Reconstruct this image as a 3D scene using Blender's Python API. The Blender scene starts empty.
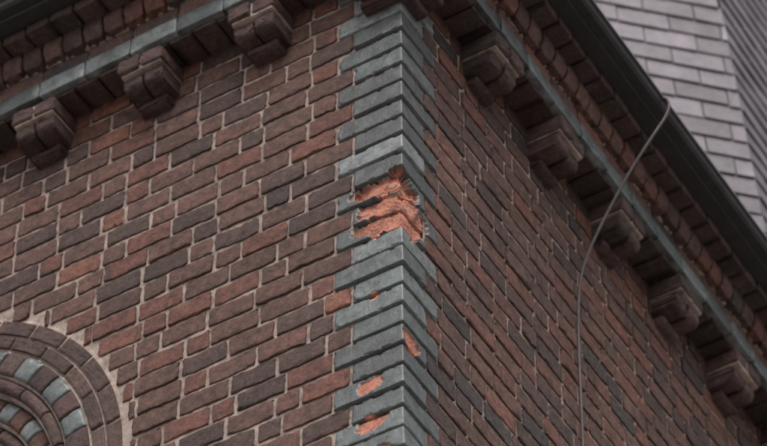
import bpy, math, numpy as np
from mathutils import Vector, noise
rng=np.random.default_rng(11)
Z0=10.08; CH=0.0917; W=10.0
ZB=Z0+0.267            # course datum
ZBAND=ZB+12*CH         # underside of the glazed band
scene=bpy.context.scene
# ---------------------------------------------------------------- parent
tower=bpy.data.objects.new("brick_church_tower",None); scene.collection.objects.link(tower)
# ---------------------------------------------------------------- materials
def newmat(name):
    m=bpy.data.materials.new(name); m.use_nodes=True
    nt=m.node_tree; b=nt.nodes["Principled BSDF"]
    return m,nt,b
def N(nt,t,**k):
    n=nt.nodes.new(t)
    for a,v in k.items(): setattr(n,a,v)
    return n
def noise_n(nt,scale,detail=6,rough=0.6,dist=0.0):
    tc=nt.nodes.get("TC") or N(nt,"ShaderNodeNewGeometry",name="TC")
    n=N(nt,"ShaderNodeTexNoise"); n.inputs["Scale"].default_value=scale
    n.inputs["Detail"].default_value=detail; n.inputs["Roughness"].default_value=rough
    n.inputs["Distortion"].default_value=dist
    nt.links.new(tc.outputs["Position"],n.inputs["Vector"]); return n
def ramp(nt,src,pts):
    r=N(nt,"ShaderNodeValToRGB"); nt.links.new(src,r.inputs[0])
    e=r.color_ramp.elements
    while len(e)<len(pts): e.new(0.5)
    for i,(p,c) in enumerate(pts):
        e[i].position=p; e[i].color=(c,c,c,1) if not hasattr(c,'__len__') else (*c,1)
    return r.outputs[0]
def mix(nt,f,a,b,mode='MIX'):
    m=N(nt,"ShaderNodeMix",data_type='RGBA',blend_type=mode)
    for s,v in ((0,f),(6,a),(7,b)):
        if hasattr(v,'links'): nt.links.new(v,m.inputs[s])
        elif hasattr(v,'__len__'): m.inputs[s].default_value=(*v,1)
        else: m.inputs[s].default_value=v
    return m.outputs[2]
def bump(nt,src,bsdf,strength=0.5,dist=0.004,prev=None):
    b=N(nt,"ShaderNodeBump"); b.inputs["Strength"].default_value=strength; b.inputs["Distance"].default_value=dist
    nt.links.new(src,b.inputs["Height"])
    if prev: nt.links.new(prev,b.inputs["Normal"])
    nt.links.new(b.outputs[0],bsdf.inputs["Normal"]); return b.outputs[0]
MORTAR=(0.36,0.265,0.215)
# brick
mb,nt,bs=newmat("weathered_brick")
att=N(nt,"ShaderNodeAttribute",attribute_name="bcol")
n1=noise_n(nt,26,10,0.8); v1=ramp(nt,n1.outputs[0],[(0.34,0.42),(0.5,1.0),(0.68,1.7)])
c=mix(nt,1.0,att.outputs["Color"],v1,'MULTIPLY')
n2=noise_n(nt,11,10,0.8,0.6); soot=ramp(nt,n2.outputs[0],[(0.49,0.0),(0.64,0.8)])
c=mix(nt,soot,c,(0.052,0.034,0.030))
n3=noise_n(nt,60,10,0.8); sm=ramp(nt,n3.outputs[0],[(0.52,0.0),(0.71,0.65)])
c=mix(nt,sm,c,(0.29,0.205,0.165))
n5=noise_n(nt,1.6,4,0.6); big=ramp(nt,n5.outputs[0],[(0.3,0.7),(0.7,1.25)])
c=mix(nt,1.0,c,big,'MULTIPLY')
nt.links.new(c,bs.inputs["Base Color"]); bs.inputs["Roughness"].default_value=0.72
n4=noise_n(nt,80,8,0.78); p=bump(nt,n4.outputs[0],bs,1.0,0.009); bump(nt,n1.outputs[0],bs,1.0,0.020,p)
# mortar
mm,nt,bs=newmat("lime_mortar")
n1=noise_n(nt,10,9,0.78); c=ramp(nt,n1.outputs[0],[(0.36,(0.11,0.085,0.074)),(0.5,(0.31,0.24,0.205)),(0.66,(0.46,0.375,0.325))])
nt.links.new(c,bs.inputs["Base Color"]); bs.inputs["Roughness"].default_value=0.95
n2=noise_n(nt,120,6,0.7); bump(nt,n2.outputs[0],bs,0.8,0.006)
# glazed
mg,nt,bs=newmat("glazed_brick")
att=N(nt,"ShaderNodeAttribute",attribute_name="bcol"); raw=N(nt,"ShaderNodeAttribute",attribute_name="raw")
n1=noise_n(nt,16,8,0.7,0.4); v=ramp(nt,n1.outputs[0],[(0.3,0.55),(0.7,1.45)])
c=mix(nt,1.0,att.outputs["Color"],v,'MULTIPLY')
n2=noise_n(nt,24,10,0.82,0.4); dirt=ramp(nt,n2.outputs[0],[(0.48,0.0),(0.62,0.8)])
c=mix(nt,dirt,c,(0.038,0.036,0.035))
n6=noise_n(nt,75,8,0.8); chip=ramp(nt,n6.outputs[0],[(0.60,0.0),(0.72,0.6)])
c=mix(nt,chip,c,(0.27,0.235,0.215))
n3=noise_n(nt,15,9,0.75,0.3); rc=ramp(nt,n3.outputs[0],[(0.36,(0.11,0.07,0.058)),(0.44,(0.32,0.125,0.085)),(0.55,(0.47,0.19,0.13)),(0.61,(0.29,0.225,0.185)),(0.7,(0.20,0.17,0.15))])
c=mix(nt,raw.outputs["Fac"],c,rc)
nt.links.new(c,bs.inputs["Base Color"])
rr=ramp(nt,n2.outputs[0],[(0.35,0.11),(0.62,0.45)])
r2=mix(nt,raw.outputs["Fac"],rr,(0.95,0.95,0.95)); nt.links.new(r2,bs.inputs["Roughness"])
n4=noise_n(nt,70,6,0.7); p=bump(nt,n4.outputs[0],bs,0.5,0.004); bump(nt,n1.outputs[0],bs,0.5,0.010,p)
# slate
ms,nt,bs=newmat("roof_slate")
att=N(nt,"ShaderNodeAttribute",attribute_name="bcol")
n1=noise_n(nt,9,9,0.75); v=ramp(nt,n1.outputs[0],[(0.32,0.6),(0.68,1.3)])
c=mix(nt,1.0,att.outputs["Color"],v,'MULTIPLY'); nt.links.new(c,bs.inputs["Base Color"]); bs.inputs["Roughness"].default_value=0.45
n4=noise_n(nt,40,6,0.7); bump(nt,n4.outputs[0],bs,0.5,0.005)
# dark painted timber / metal
def plain(name,col,rough,metal=0,var=0.4,sc=15):
    m,nt,bs=newmat(name)
    n1=noise_n(nt,sc,7,0.7); v=ramp(nt,n1.outputs[0],[(0.3,1-var),(0.7,1+var)])
    c=mix(nt,1.0,col,v,'MULTIPLY'); nt.links.new(c,bs.inputs["Base Color"])
    bs.inputs["Roughness"].default_value=rough; bs.inputs["Metallic"].default_value=metal
    n4=noise_n(nt,60,5,0.6); bump(nt,n4.outputs[0],bs,0.3,0.003); return m
md=plain("dark_painted_timber",(0.024,0.021,0.024),0.6)
mz=plain("weathered_zinc",(0.16,0.155,0.17),0.45,0.6)
mc=plain("oxidised_cable",(0.055,0.047,0.045),0.6,0.2)
mgl=plain("dark_window_glass",(0.015,0.017,0.02),0.12,0,0.2,3)
mgr=plain("stone_paving",(0.2,0.185,0.17),0.9,0,0.3,2)
# brick texture for the far sides
mt,nt,bs=newmat("brick_far_sides")
geo=N(nt,"ShaderNodeNewGeometry"); sp=N(nt,"ShaderNodeSeparateXYZ"); nt.links.new(geo.outputs["Position"],sp.inputs[0])
ad=N(nt,"ShaderNodeMath",operation='ADD'); nt.links.new(sp.outputs[0],ad.inputs[0]); nt.links.new(sp.outputs[1],ad.inputs[1])
cb=N(nt,"ShaderNodeCombineXYZ"); nt.links.new(ad.outputs[0],cb.inputs[0]); nt.links.new(sp.outputs[2],cb.inputs[1])
bt=N(nt,"ShaderNodeTexBrick"); nt.links.new(cb.outputs[0],bt.inputs["Vector"])
bt.inputs["Scale"].default_value=1; bt.inputs["Brick Width"].default_value=0.203; bt.inputs["Row Height"].default_value=CH
bt.inputs["Mortar Size"].default_value=0.006
bt.inputs["Color1"].default_value=(0.2,0.08,0.06,1); bt.inputs["Color2"].default_value=(0.1,0.055,0.05,1); bt.inputs["Mortar"].default_value=(*MORTAR,1)
nt.links.new(bt.outputs[0],bs.inputs["Base Color"]); bs.inputs["Roughness"].default_value=0.9
# ---------------------------------------------------------------- mesh builder
class Builder:
    def __init__(s): s.v=[];s.f=[];s.c=[];s.r=[];s.n=0
    def add(s,V,F,col,raw=0.0):
        n=len(V); s.v.append(V); s.f.append(F+s.n)
        C=np.ones((n,4)); C[:,:3]=col; s.c.append(C)
        s.r.append(np.full(n,raw) if np.isscalar(raw) else raw); s.n+=n
    def make(s,name,mat,smooth=True):
        V=np.concatenate(s.v); F=np.concatenate(s.f); C=np.concatenate(s.c); R=np.concatenate(s.r)
        me=bpy.data.meshes.new(name)
        me.vertices.add(len(V)); me.vertices.foreach_set("co",V.ravel())
        me.loops.add(len(F)*4); me.loops.foreach_set("vertex_index",F.ravel().astype(np.int32))
        me.polygons.add(len(F)); me.polygons.foreach_set("loop_start",np.arange(0,len(F)*4,4,dtype=np.int32))
        me.polygons.foreach_set("loop_total",np.full(len(F),4,dtype=np.int32))
        me.update(calc_edges=True)
        a=me.attributes.new("bcol",'FLOAT_COLOR','POINT'); a.data.foreach_set("color",C.ravel())
        a=me.attributes.new("raw",'FLOAT','POINT'); a.data.foreach_set("value",R.ravel())
        me.polygons.foreach_set("use_smooth",np.full(len(F),smooth,dtype=bool))
        me.materials.append(mat); me.validate(); me.update()
        o=bpy.data.objects.new(name,me); scene.collection.objects.link(o); o.parent=tower; return o
def gridfaces(na,nb,flip=False):
    i=np.arange(na-1)[:,None]*nb+np.arange(nb-1)[None,:]
    F=np.stack([i,i+nb,i+nb+1,i+1],-1).reshape(-1,4)
    return F[:,::-1] if flip else F
def ML(a,b,h): return np.stack([-a,-h,b],-1)       # left wall
def MR(a,b,h): return np.stack([h,a,b],-1)         # right wall
FLIP={ML:True,MR:False}
def axis(x0,x1,e,inner):
    mid=np.linspace(x0+e,x1-e,inner+2)
    return np.concatenate([[x0,x0,x0+0.3*e],mid,[x1-0.3*e,x1,x1]])
def patch(B,M,a0,a1,b0,b1,hb,hf,col,ia=3,ib=1,e=0.005,rd=0.0035,jit=0.0012,prof=None,flip=None):
    if ia<0:
        A=np.array([a0,a0,a1,a1]);Bb=np.array([b0,b0,b1,b1]); da=np.array([9,0,0,9.]);db=da
    else:
        e=min(e,(a1-a0)*0.3,(b1-b0)*0.3)
        A=axis(a0,a1,e,ia);Bb=axis(b0,b1,e,ib)
        d=lambda n:np.concatenate([[9,rd,0.3*rd],np.zeros(n),[0.3*rd,rd,9]])
        da=d(ia+2);db=d(ib+2)
    na,nb=len(A),len(Bb)
    AA,BB=np.meshgrid(A,Bb,indexing='ij')
    DA,DB=np.meshgrid(da,db,indexing='ij')
    base=(DA>5)|(DB>5)
    drop=np.where(base,0,DA+DB)
    H=hf-drop
    if prof is not None: H=H+prof((AA-a0)/(a1-a0),(BB-b0)/(b1-b0))
    H=np.where(base,hb,H)
    if jit>0 and ia>=0:
        ja=rng.normal(0,jit,(na,nb)); jb=rng.normal(0,jit,(na,nb))
        jb=jb+np.interp(A,np.linspace(a0,a1,4),rng.normal(0,jit*1.1,4))[:,None]
        for J in (ja,jb):
            J[0]=J[1];J[-1]=J[-2];J[:,0]=J[:,1];J[:,-1]=J[:,-2]
        H=H+np.where(base,0,rng.normal(0,jit*0.6,(na,nb)))
        AA=AA+ja;BB=BB+jb
        # chipped corners
        for ci,cj in ((slice(0,3),slice(0,3)),(slice(-3,None),slice(0,3)),(slice(0,3),slice(-3,None)),(slice(-3,None),slice(-3,None))):
            if rng.random()<0.45:
                k=rng.uniform(0.003,0.012); ca=(a0+a1)/2;cbb=(b0+b1)/2
                AA[ci,cj]+=np.sign(ca-AA[ci,cj])*k; BB[ci,cj]+=np.sign(cbb-BB[ci,cj])*k*0.6
    V=M(AA,BB,H).reshape(-1,3)
    fl=FLIP.get(M,False) if flip is None else flip
    B.add(V,gridfaces(na,nb,fl),col)
PAL=[((0.245,0.096,0.070),.23),((0.180,0.089,0.070),.31),((0.115,0.064,0.055),.19),((0.20,0.094,0.073),.19),((0.29,0.115,0.075),.05),((0.07,0.052,0.051),.03)]
PW=np.array([p[1] for p in PAL]);PW/=PW.sum()
def bcol():
    c=np.array(PAL[rng.choice(len(PAL),p=PW)][0]); return c*rng.uniform(0.82,1.15)
GP=[(0.108,0.127,0.125),(0.086,0.101,0.10),(0.140,0.157,0.156),(0.10,0.113,0.116),(0.068,0.074,0.075)]
def gcol():
    return np.array(GP[rng.integers(len(GP))])*rng.uniform(0.85,1.2)
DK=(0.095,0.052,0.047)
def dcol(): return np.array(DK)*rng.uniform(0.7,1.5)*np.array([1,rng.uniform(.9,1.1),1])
# ---------------------------------------------------------------- arch geometry
UC=2.14; ZC=Z0-0.535; RO=1.07; JAMB=2.2
def arch_u(z):      # half width of the arch surround at height z
    if z>ZC+RO or z<ZC-JAMB-0.1: return None
    return RO if z<ZC else math.sqrt(max(RO**2-(z-ZC)**2,0))
# ---------------------------------------------------------------- walls
JT=0.0150
LONG_L,SHORT_L,LONG_R,SHORT_R=0.262,0.195,0.226,0.150
walls=Builder(); quo=Builder()
kmin=-int((ZB)/CH)
def course_segments(k,start,end,side):
    segs=[];u=start
    seq=[0.192,0.192,0.192,0.105,0.192,0.192] if k%2==0 else [0.192,0.105,0.192,0.192,0.105]
    i=rng.integers(len(seq))
    while u<end:
        w=seq[i%len(seq)]+rng.normal(0,0.004); i+=1
        segs.append((u,min(u+w,end))); u+=w
    return [s for s in segs if s[1]-s[0]>0.035]
for k in range(kmin,12):
    z0=ZB+k*CH; z1=z0+CH
    for M,side in ((ML,0),(MR,1)):
        long=(k%2==1) if side==0 else (k%2==0)
        st=(LONG_L if long else SHORT_L) if side==0 else (LONG_R if long else SHORT_R)
        for (a,b) in course_segments(k,st,W-0.02,side):
            pieces=[(a,b)]
            if side==0:
                hw=arch_u((z0+z1)/2)
                if hw is not None:
                    lo,hi=UC-hw,UC+hw
                    pieces=[]
                    if a<lo: pieces.append((a,min(b,lo)))
                    if b>hi: pieces.append((max(a,hi),b))
            for (p,q) in pieces:
                if q-p<0.03: continue
                det=(z0>Z0-1.7 and p<4.0)
                j=JT/2+rng.uniform(-0.002,0.002)
                patch(walls,M,p+j,q-j,z0+JT/2,z1-JT/2,-0.02,float(np.clip(rng.normal(0.0008,0.0022),-0.0010,0.005)),bcol(),
                      ia=(9 if det else -1),ib=3,jit=(0.0017),rd=0.0025)
walls.make("wall_bricks",mb)
# mortar backing (front two walls, with arched opening) --------------
mo=Builder()
def quad(B,pts,col=(1,1,1)): B.add(np.array(pts,float),np.array([[0,1,2,3]]),col)
ZT=ZBAND+0.36; MDp=0.0058
RI=0.96
quad(mo,[(-MDp,u,z) for u,z in ((0.145,0),(W,0),(W,ZT),(0.145,ZT))])
def L(u,z): return (-u,MDp,z)
quad(mo,[L(0.19,0),L(UC-RI,0),L(UC-RI,ZT),L(0.19,ZT)])
quad(mo,[L(UC+RI,0),L(W,0),L(W,ZT),L(UC+RI,ZT)])
quad(mo,[L(UC-RI,0),L(UC+RI,0),L(UC+RI,ZC-JAMB),L(UC-RI,ZC-JAMB)])
quad(mo,[(-0.056,0.056,0),(-0.056,0.3,0),(-0.056,0.3,ZT),(-0.056,0.056,ZT)])
quad(mo,[(-0.056,0.056,0),(-0.3,0.056,0),(-0.3,0.056,ZT),(-0.056,0.056,ZT)])
NA=48
for i in range(NA):
    t0=math.pi*i/NA;t1=math.pi*(i+1)/NA
    quad(mo,[L(UC+RI*math.cos(t0),ZC+RI*math.sin(t0)),L(UC+RI*math.cos(t0),ZT),L(UC+RI*math.cos(t1),ZT),L(UC+RI*math.cos(t1),ZC+RI*math.sin(t1))])
mo.make("mortar_joints",mm,False)
fs=Builder()
quad(fs,[(-W,0.0,0),(-W,W,0),(-W,W,ZT),(-W,0.0,ZT)]); quad(fs,[(-W,W,0),(0,W,0),(0,W,ZT),(-W,W,ZT)])
fs.make("far_walls",mt,False)
# ---------------------------------------------------------------- quoins with spalled glaze
SP=[(0,.10,.225,.10,.045,.022),(0,.085,.13,.095,.055,.015),(0,.09,.05,.10,.050,.016),(0,.02,.06,.06,.08,.016),(0,.02,.22,.06,.055,.032),
    (1,.02,.20,.05,.075,.032),(1,.05,.10,.08,.12,.018),(1,.11,.09,.065,.07,.016),
    (0,.105,-.29,.022,.020,.005),(0,.117,-.69,.052,.034,.006),(0,.113,-.855,.052,.042,.008),
    (1,.05,-.52,.045,.040,.009),(0,.086,-1.01,.065,.04,.010)]
for k in range(kmin,12):
    z0=ZB+k*CH; z1=z0+CH
    ll=(LONG_L if k%2==1 else SHORT_L)+rng.normal(0,0.003); lr=(LONG_R if k%2==0 else SHORT_R)
    det=z0>Z0-1.7
    st=0.0036 if det else 0.03
    js=0.004
    n=int((ll+lr)/st); m=int(CH/st)
    s=np.linspace(-ll+js,lr-js,n); s[np.argmin(np.abs(s))]=0.0
    s=np.concatenate([[s[0]],s,[s[-1]]])
    zz=np.linspace(z0+js*0.8,z1-js*0.8,max(m,3)); zz=np.concatenate([[zz[0]],zz,[zz[-1]]])
    S,ZZ=np.meshgrid(s,zz,indexing='ij')
    prot=0.001+rng.normal(0,0.0018)
    f=(ZZ-z0)/CH
    H=prot+0.0075*(1-f)+rng.normal(0,0.008)*S     # shingle-like lean
    edge=np.minimum(np.minimum(ZZ-zz[0],zz[-1]-ZZ),np.minimum(S-s[0],s[-1]-S))
    H=H-0.0018*np.exp(-edge/0.002)
    H=H-0.001*np.exp(-np.abs(S)/0.004)
    raw=np.zeros_like(S)
    if det:
        sh=S.shape; Sf=S.ravel();Zf=ZZ.ravel();Ef=edge.ravel();Hf=H.ravel().copy();Rf=np.zeros(len(Sf))
        for i in range(len(Sf)):
            u=Sf[i];dz=Zf[i]-Z0
            best=0;dep=0
            for (sd,bu,bz,ru,rz,dp) in SP:
                uu=-bu if sd==0 else bu
                if abs(u-uu)>ru*1.7 or abs(dz-bz)>rz*1.7: continue
                q=math.hypot((u-uu)/ru,(dz-bz)/rz)
                q+=noise.noise(Vector((u*17,dz*17,k*0.8)))*0.45+noise.noise(Vector((u*75,dz*75,k*0.8)))*0.22
                w=1-q
                if w>0:
                    w=min(1,w*9)
                    best=max(best,w); dep=max(dep,w*dp)
            n2=noise.noise(Vector((u*18,dz*18,9)))
            if dep>0:
                st1=math.floor(3*(noise.noise(Vector((u*14+7,dz*20,2)))+0.5))/3
                dep*=(0.8+0.45*st1+0.25*n2)
                dep+=0.0018*noise.noise(Vector((u*90,dz*90,3)))
            Hf[i]-=dep; Hf[i]+=0.0014*n2
            ec=noise.noise(Vector((u*30,dz*30,k*1.7+40)))
            if ec>0.2 and Ef[i]<0.010: Hf[i]-=min(0.008,(ec-0.2)*0.06)*(1-Ef[i]/0.010)
            Rf[i]=best
        H=Hf.reshape(sh); raw=Rf.reshape(sh)
    base=np.zeros_like(S,bool); base[0]=base[-1]=True; base[:,0]=base[:,-1]=True
    H=np.where(base,-0.05,H)
    ex=np.clip(1-np.abs(S)/0.07,0,1)**1.5
    X=np.where(S<=0,S+ex*H,H); Y=np.where(S<=0,-H,S-ex*H)
    V=np.stack([X,Y,ZZ],-1).reshape(-1,3)
    quo.add(V,gridfaces(*S.shape),gcol(),raw.ravel())
quo.make("glazed_corner_quoins",mg)
# ---------------------------------------------------------------- corbels
cor=Builder(); cm=Builder()
def corbel(M,uc,w):
    zt=ZBAND-0.024
    tiers=[(0.080,0.150,0.0,2),(0.076,0.125,0.010,2),(0.045,0.050,0.03,1)]
    z=zt
    for ti,(h,p,ins,nb_) in enumerate(tiers):
        ww=w-2*ins; bw=ww/nb_
        if ti<2: patch(cm,M,uc-ww/2+0.012,uc+ww/2-0.012,z-h+(0.0 if ti==0 else 0.03),z-0.003,-0.01,p-(0.010 if ti==0 else 0.028),(1,1,1),ia=0,ib=0,jit=0)
        for i in range(nb_):
            a=uc-ww/2+i*bw
            R=0.55 if ti else 0.22
            def prof(ta,tb,R=R,p=p,i=i,h=h):
                d=np.clip(R-tb,0,R)/R
                return -(1-np.sqrt(1-d*d*0.97))*h*R*1.0
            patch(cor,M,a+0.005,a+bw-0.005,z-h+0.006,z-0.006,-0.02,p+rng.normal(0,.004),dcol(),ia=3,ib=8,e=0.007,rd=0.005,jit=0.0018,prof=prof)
        z-=h
CP=[0.535+0.485*i for i in range(0,19)]
for M in (ML,MR):
    for u in CP:
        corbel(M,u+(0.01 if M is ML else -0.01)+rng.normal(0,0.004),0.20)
# corner corbel
for h,p,zt in ((0.080,0.14,ZBAND-0.024),(0.076,0.105,ZBAND-0.104),(0.045,0.05,ZBAND-0.18)):
    patch(cor,MR,-p,0.10+p*0.3,zt-h+0.004,zt-0.004,-0.14,p,dcol(),ia=5,ib=4,e=0.012,rd=0.01,jit=0.0015)
# ---------------------------------------------------------------- cornice
band=Builder(); fr=Builder(); ea=Builder(); 
def run(B,M,z0,z1,p,w,gap,colf,start,ia=4,ib=2,prof=None,hb=-0.02,rd=0.004,e=0.006,jit=.001):
    u=start
    while u<W+0.1:
        patch(B,M,u+gap/2,u+w-gap/2,z0,z1,hb,p+rng.normal(0,0.002),colf(),ia=ia,ib=ib,prof=prof,rd=rd,e=e,jit=jit); u+=w
zb=ZBAND
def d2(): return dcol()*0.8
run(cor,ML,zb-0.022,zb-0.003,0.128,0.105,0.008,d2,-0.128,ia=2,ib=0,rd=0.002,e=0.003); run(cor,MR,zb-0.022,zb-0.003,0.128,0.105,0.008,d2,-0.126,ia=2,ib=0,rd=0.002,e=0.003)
cor.make("brick_corbels",mb); cm.make("corbel_mortar",mm)
run(band,ML,zb,zb+0.080,0.15,0.205,0.005,gcol,-0.15,jit=.0011,rd=.0025,e=.004); run(band,MR,zb,zb+0.080,0.15,0.205,0.005,gcol,-0.1475,jit=.0011,rd=.0025,e=.004)
cmm=Builder()
for M in (ML,MR):
    patch(cmm,M,-0.12,W+0.1,zb+0.004,zb+0.170,-0.02,0.126,(1,1,1),ia=0,ib=0,jit=0)
    patch(cmm,M,-0.13,W+0.1,zb+0.1705,zb+0.262,-0.02,0.140,(1,1,1),ia=0,ib=0,jit=0)
cmm.make("cornice_mortar",mm)
z=zb+0.088
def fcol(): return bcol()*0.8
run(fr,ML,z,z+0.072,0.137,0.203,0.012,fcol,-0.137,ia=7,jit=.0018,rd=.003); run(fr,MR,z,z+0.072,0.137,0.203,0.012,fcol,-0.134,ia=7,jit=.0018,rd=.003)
z+=0.082
def cham(ta,tb):
    return -0.018*np.clip(1-tb*2.2,0,1)
run(fr,ML,z,z+0.090,0.182,0.092,0.012,fcol,-0.182,ia=4,ib=8,prof=cham,rd=0.002,e=0.004,jit=.0015)
run(fr,MR,z,z+0.090,0.182,0.092,0.012,fcol,-0.178,ia=4,ib=8,prof=cham,rd=0.002,e=0.004,jit=.0015)
z+=0.094
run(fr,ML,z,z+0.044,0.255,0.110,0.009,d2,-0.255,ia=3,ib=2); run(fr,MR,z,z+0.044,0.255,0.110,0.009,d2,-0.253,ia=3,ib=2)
band.make("glazed_cornice_band",mg); fr.make("cornice_bricks",mb)
ZE=z+0.047
def slab(B,o,z0,z1,col=(1,1,1)):
    x0,x1,y0,y1=-W-o,o,-o,W+o
    P=np.array([(x,y,z) for z in (z0,z1) for x,y in ((x0,y0),(x1,y0),(x1,y1),(x0,y1))],float)
    F=np.array([[3,2,1,0],[4,5,6,7],[0,1,5,4],[1,2,6,5],[2,3,7,6],[3,0,4,7]])
    B.add(P,F,col)
slab(ea,0.315,ZE,ZE+0.02)
ea.make("eaves_soffit_boards",md,False)
gp=[(0.315,0.021),(0.350,0.023),(0.362,0.032),(0.366,0.045),(0.368,0.054),(0.374,0.058),(0.374,0.064),(0.362,0.064),(0.35,0.055),(0.33,0.050),(0.0,0.055)]
gut=Builder()
V=[];
for (o,h) in gp:
    V+= [(-W-o,-o,ZE+h),(o,-o,ZE+h),(o,W+o,ZE+h),(-W-o,W+o,ZE+h)]
F=[]
for i in range(len(gp)-1):
    for j in range(4):
        a=i*4+j;b=i*4+(j+1)%4; F.append([a,b,b+4,a+4])
gut.add(np.array(V,float),np.array(F),(1,1,1)); gut.make("eaves_gutter",md,False)
lp=Builder(); 
for (o,h0,h1) in ((0.377,0.055,0.065),):
    V=[];F=[]
    for hh in (h0,h1):
        V+=[(-W-o,-o,ZE+hh),(o,-o,ZE+hh),(o,W+o,ZE+hh),(-W-o,W+o,ZE+hh)]
    for j in range(4): F.append([j,(j+1)%4,(j+1)%4+4,j+4])
    lp.add(np.array(V,float),np.array(F),(1,1,1))
lp.make("gutter_lip",mz,False)
# ---------------------------------------------------------------- slate-hung octagon
sl=Builder(); core=Builder()
cx,cy=-W/2,W/2; ZR=ZE+0.05; ap=W/2+0.16; LEAN=0.07
Hs=ap/LEAN; hs=ap*math.tan(math.radians(22.5))
Lr=math.hypot(ap,Hs)
EX=0.125; SW=0.25; LT=9.0
for fidx in range(8):
    az=math.radians(45*fidx); n=np.array([math.cos(az),math.sin(az),0]); t=np.array([-math.sin(az),math.cos(az),0])
    c0=np.array([cx,cy,ZR])+n*ap; up=(np.array([cx,cy,ZR+Hs])-c0)/Lr
    nn=np.cross(t,up); nn/=np.linalg.norm(nn)
    if nn@n<0: nn=-nn
    hT=hs*(1-LT/Lr); cT=c0+up*LT; Ap=np.array([cx,cy,cT[2]+9.0])
    core.add(np.array([c0-t*hs-nn*.02,c0+t*hs-nn*.02,cT+t*hT-nn*.02,cT-t*hT-nn*.02]),np.array([[0,1,2,3]]),(1,1,1))
    core.add(np.array([cT-t*hT*1.04+n*.15,cT+t*hT*1.04+n*.15,Ap+t*.01,Ap-t*.01]),np.array([[0,1,2,3]]),(1,1,1))
    rows=int(LT/EX)
    for r in range(rows):
        s0=r*EX; s1=s0+EX*1.12
        h0=hs*(1-s0/Lr)
        u=-h0-(SW/2 if r%2 else 0)+(0)
        while u<h0:
            a=max(u+0.003,-h0); b=min(u+SW-0.003,h0); u+=SW
            if b-a<0.02: continue
            j=rng.normal(0,0.004)
            P=[]
            for (ss,off) in ((s0+j,0.015),(s1,0.004)):
                for w_ in (a,b):
                    for thk in (0,-0.007):
                        P.append(c0+t*w_+up*ss+nn*(off+thk+rng.normal(0,0.0014)))
            F=np.array([[0,2,6,4],[1,5,7,3],[0,1,3,2],[0,4,5,1],[2,3,7,6]])
            g=rng.uniform(0.75,1.25)
            sl.add(np.array(P),F,np.array([0.135,0.117,0.135])*g)
sl.make("roof_slates",ms,False); core.make("roof_boarding",md,False)
# ---------------------------------------------------------------- arch surround
ar_b=Builder(); ar_g=Builder(); ar_m=Builder()
def ringmap(r_to):
    def M(a,b,h):
        ang=np.clip(a,0,math.pi)
        x=b*np.cos(ang); zq=b*np.sin(ang)
        zq=zq+np.where(a<0,a*r_to,0)-np.where(a>math.pi,(a-math.pi)*r_to,0)
        return np.stack([-UC+x,-h,ZC+zq],-1)
    return M
rings=[ # r0,r1,front,back,unit,kind,bulge
 (0.990,1.045,0.002,-0.03,0.19,'thin',0.0),
 (0.930,0.977,0.002,-0.03,0.19,'thin',0.0),
 (0.825,0.915,0.010,-0.10,0.105,'alt',0.008),
 (0.765,0.815,0.000,-0.12,0.19,'roll',0.020),
 (0.675,0.755,-0.040,-0.17,0.085,'alt2',0.014),
 (0.615,0.665,-0.070,-0.20,0.17,'roll',0.018),
 (0.515,0.605,-0.115,-0.30,0.075,'alt',0.012)]
for ri,(r0,r1,hf,hb,unit,kind,bul) in enumerate(rings):
    rm=(r0+r1)/2; M=ringmap(rm); na=max(1,round(math.pi*rm/unit)); st=math.pi/na
    nj=int((JAMB/rm)/st); g=0.0045/rm if kind!='thin' else 0.006/rm
    for i in range(-nj,na+nj):
        a0=i*st;a1=a0+st
        green=(kind[:3]=='alt') and (i%2==0)
        col=gcol()*1.1 if green else (dcol()*1.3 if kind!='alt2' else np.array((0.18,0.08,0.062))*rng.uniform(.7,1.2))
        B=ar_g if green else ar_b
        if kind=='thin': col=np.array((0.15,0.085,0.072))*rng.uniform(.7,1.3)
        pr=lambda ta,tb,bul=bul: bul*np.sqrt(np.clip(1-(2*tb-1)**2,0,1))-bul
        A=np.concatenate([[a0+g,a0+g,a0+g*2.2],np.linspace(a0+g*2.2,a1-g*2.2,7)[1:-1],[a1-g*2.2,a1-g,a1-g]]); 
        Bb=np.concatenate([[r0],np.linspace(r0,r1,9),[r1]])
        AA,BB=np.meshgrid(A,Bb,indexing='ij')
        H=hf+pr(0,(BB-r0)/(r1-r0))
        H[1]-=0.004;H[-2]-=0.004
        base=np.zeros_like(AA,bool);base[0]=base[-1]=True;base[:,0]=base[:,-1]=True
        H=np.where(base,hb,H+rng.normal(0,0.001,H.shape)+rng.normal(0,0.002))
        V=M(AA,BB,H).reshape(-1,3)
        B.add(V,gridfaces(len(A),len(Bb),True),col)
    A=np.linspace(-JAMB/rm,math.pi+JAMB/rm,90); ro=0.016 if ri==0 else 0.008
    last=ri==len(rings)-1
    Bb=np.array([r0-0.008,r0-0.008,r1+ro,r1+ro]) if not last else np.array([r0,r0,r1+0.008,r1+ro])
    AA,BB=np.meshgrid(A,Bb,indexing='ij'); H=np.full_like(AA,hf-(0.007+0.0005*ri if ri<3 else 0.010)-bul*0.8); H[:,0]=hb-0.05; H[:,3]=hb-0.0
    ar_m.add(M(AA,BB,H).reshape(-1,3),gridfaces(len(A),4,True),(1,1,1))
ar_b.make("arch_voussoirs_brick",mb); ar_g.make("arch_voussoirs_glazed",mg); ar_m.make("arch_mortar",mm)
wn=Builder()
quad(wn,[(-UC-0.55,0.24,ZC-JAMB),(-UC+0.55,0.24,ZC-JAMB),(-UC+0.55,0.24,ZC+0.56),(-UC-0.55,0.24,ZC+0.56)])
wn.make("arch_window_glass",mgl,False)
wf=Builder()
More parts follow.
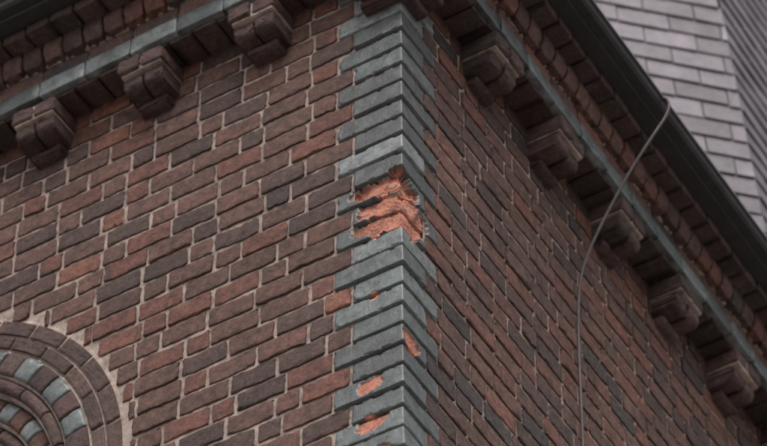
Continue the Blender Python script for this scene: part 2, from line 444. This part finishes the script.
def boxb(B,x0,x1,y0,y1,z0_,z1_):
    P=np.array([(x,y,z) for z in (z0_,z1_) for x,y in ((x0,y0),(x1,y0),(x1,y1),(x0,y1))],float)
    B.add(P,np.array([[3,2,1,0],[4,5,6,7],[0,1,5,4],[1,2,6,5],[2,3,7,6],[3,0,4,7]]),(1,1,1))
for xx in (-0.02,-0.27,0.23): boxb(wf,-UC+xx,-UC+xx+0.04,0.20,0.237,ZC-JAMB+0.1,ZC+(0.5 if abs(xx)<.1 else 0.41))
for q in range(5): boxb(wf,-UC-0.5,-UC+0.5,0.205,0.236,ZC-JAMB+0.1+q*0.5,ZC-JAMB+0.14+q*0.5)
boxb(wf,-UC-1.08,-UC+1.08,-0.07,0.23,ZC-JAMB-0.09,ZC-JAMB)
wf.make("arch_window_frame",md,False)
# ---------------------------------------------------------------- lightning conductor
cu=bpy.data.curves.new("lightning_conductor_cable",'CURVE'); cu.dimensions='3D'; cu.bevel_depth=0.0060; cu.bevel_resolution=3
pts=[(.03,1.18,-10.0),(.03,1.18,-3),(.03,1.175,-1),(.03,1.185,0),(.028,1.20,.50),(.035,1.215,.76),(.07,1.235,.92),(.15,1.265,1.13),(.24,1.300,1.34),(.33,1.330,1.51),(.389,1.365,1.64),(.394,1.370,1.715),(.370,1.36,1.74),(.34,1.35,1.715)]
sp=cu.splines.new('NURBS'); sp.points.add(len(pts)-1)
for i,(x,y,dz) in enumerate(pts): sp.points[i].co=(x,y,Z0+dz,1)
sp.use_endpoint_u=True; sp.order_u=3
cu.materials.append(mc); co=bpy.data.objects.new("lightning_conductor_cable",cu); scene.collection.objects.link(co)
# ---------------------------------------------------------------- ground
me=bpy.data.meshes.new("ground"); S_=600
me.from_pydata([(-S_,-S_,0),(S_,-S_,0),(S_,S_,0),(-S_,S_,0)],[],[(0,1,2,3)]); me.materials.append(mgr)
go=bpy.data.objects.new("ground",me); scene.collection.objects.link(go)
# ---------------------------------------------------------------- light
sd=Vector((0.55,-1.0,1.6)).normalized()
sun=bpy.data.lights.new("sun",'SUN'); sun.energy=1.9; sun.angle=math.radians(18); sun.color=(1.0,0.90,0.85)
so=bpy.data.objects.new("sun",sun); scene.collection.objects.link(so); so.rotation_euler=sd.to_track_quat('Z','Y').to_euler()
w=bpy.data.worlds.new("World"); scene.world=w; w.use_nodes=True; nt=w.node_tree
bg=nt.nodes["Background"]; sky=nt.nodes.new("ShaderNodeTexSky"); sky.sky_type='NISHITA'; sky.sun_disc=False
sky.sun_elevation=math.asin(sd.z); sky.sun_rotation=math.atan2(sd.x,sd.y); sky.dust_density=4.0; sky.air_density=1.2
hsv=nt.nodes.new("ShaderNodeHueSaturation"); hsv.inputs["Saturation"].default_value=0.10; hsv.inputs["Value"].default_value=1.35
nt.links.new(sky.outputs[0],hsv.inputs["Color"]); nt.links.new(hsv.outputs[0],bg.inputs[0]); bg.inputs[1].default_value=0.135
# ---------------------------------------------------------------- camera
th=math.asin(0.7266); al=math.radians(121.2)
F=Vector((math.cos(th)*math.cos(al),math.cos(th)*math.sin(al),math.sin(th)))
P0=Vector((-0.053,-0.032,Z0)); D=11.67
cam=bpy.data.cameras.new("camera"); cam.lens=36*3500/767; cam.clip_end=3000; cam.clip_start=0.1
cam.dof.use_dof=True; cam.dof.focus_distance=11.6; cam.dof.aperture_fstop=3.4
cobj=bpy.data.objects.new("camera",cam); scene.collection.objects.link(cobj)
cobj.location=P0-F*D; cobj.rotation_euler=F.to_track_quat('-Z','Y').to_euler()
scene.camera=cobj
scene.view_settings.view_transform='Standard'; scene.view_settings.look='None'; scene.view_settings.exposure=0
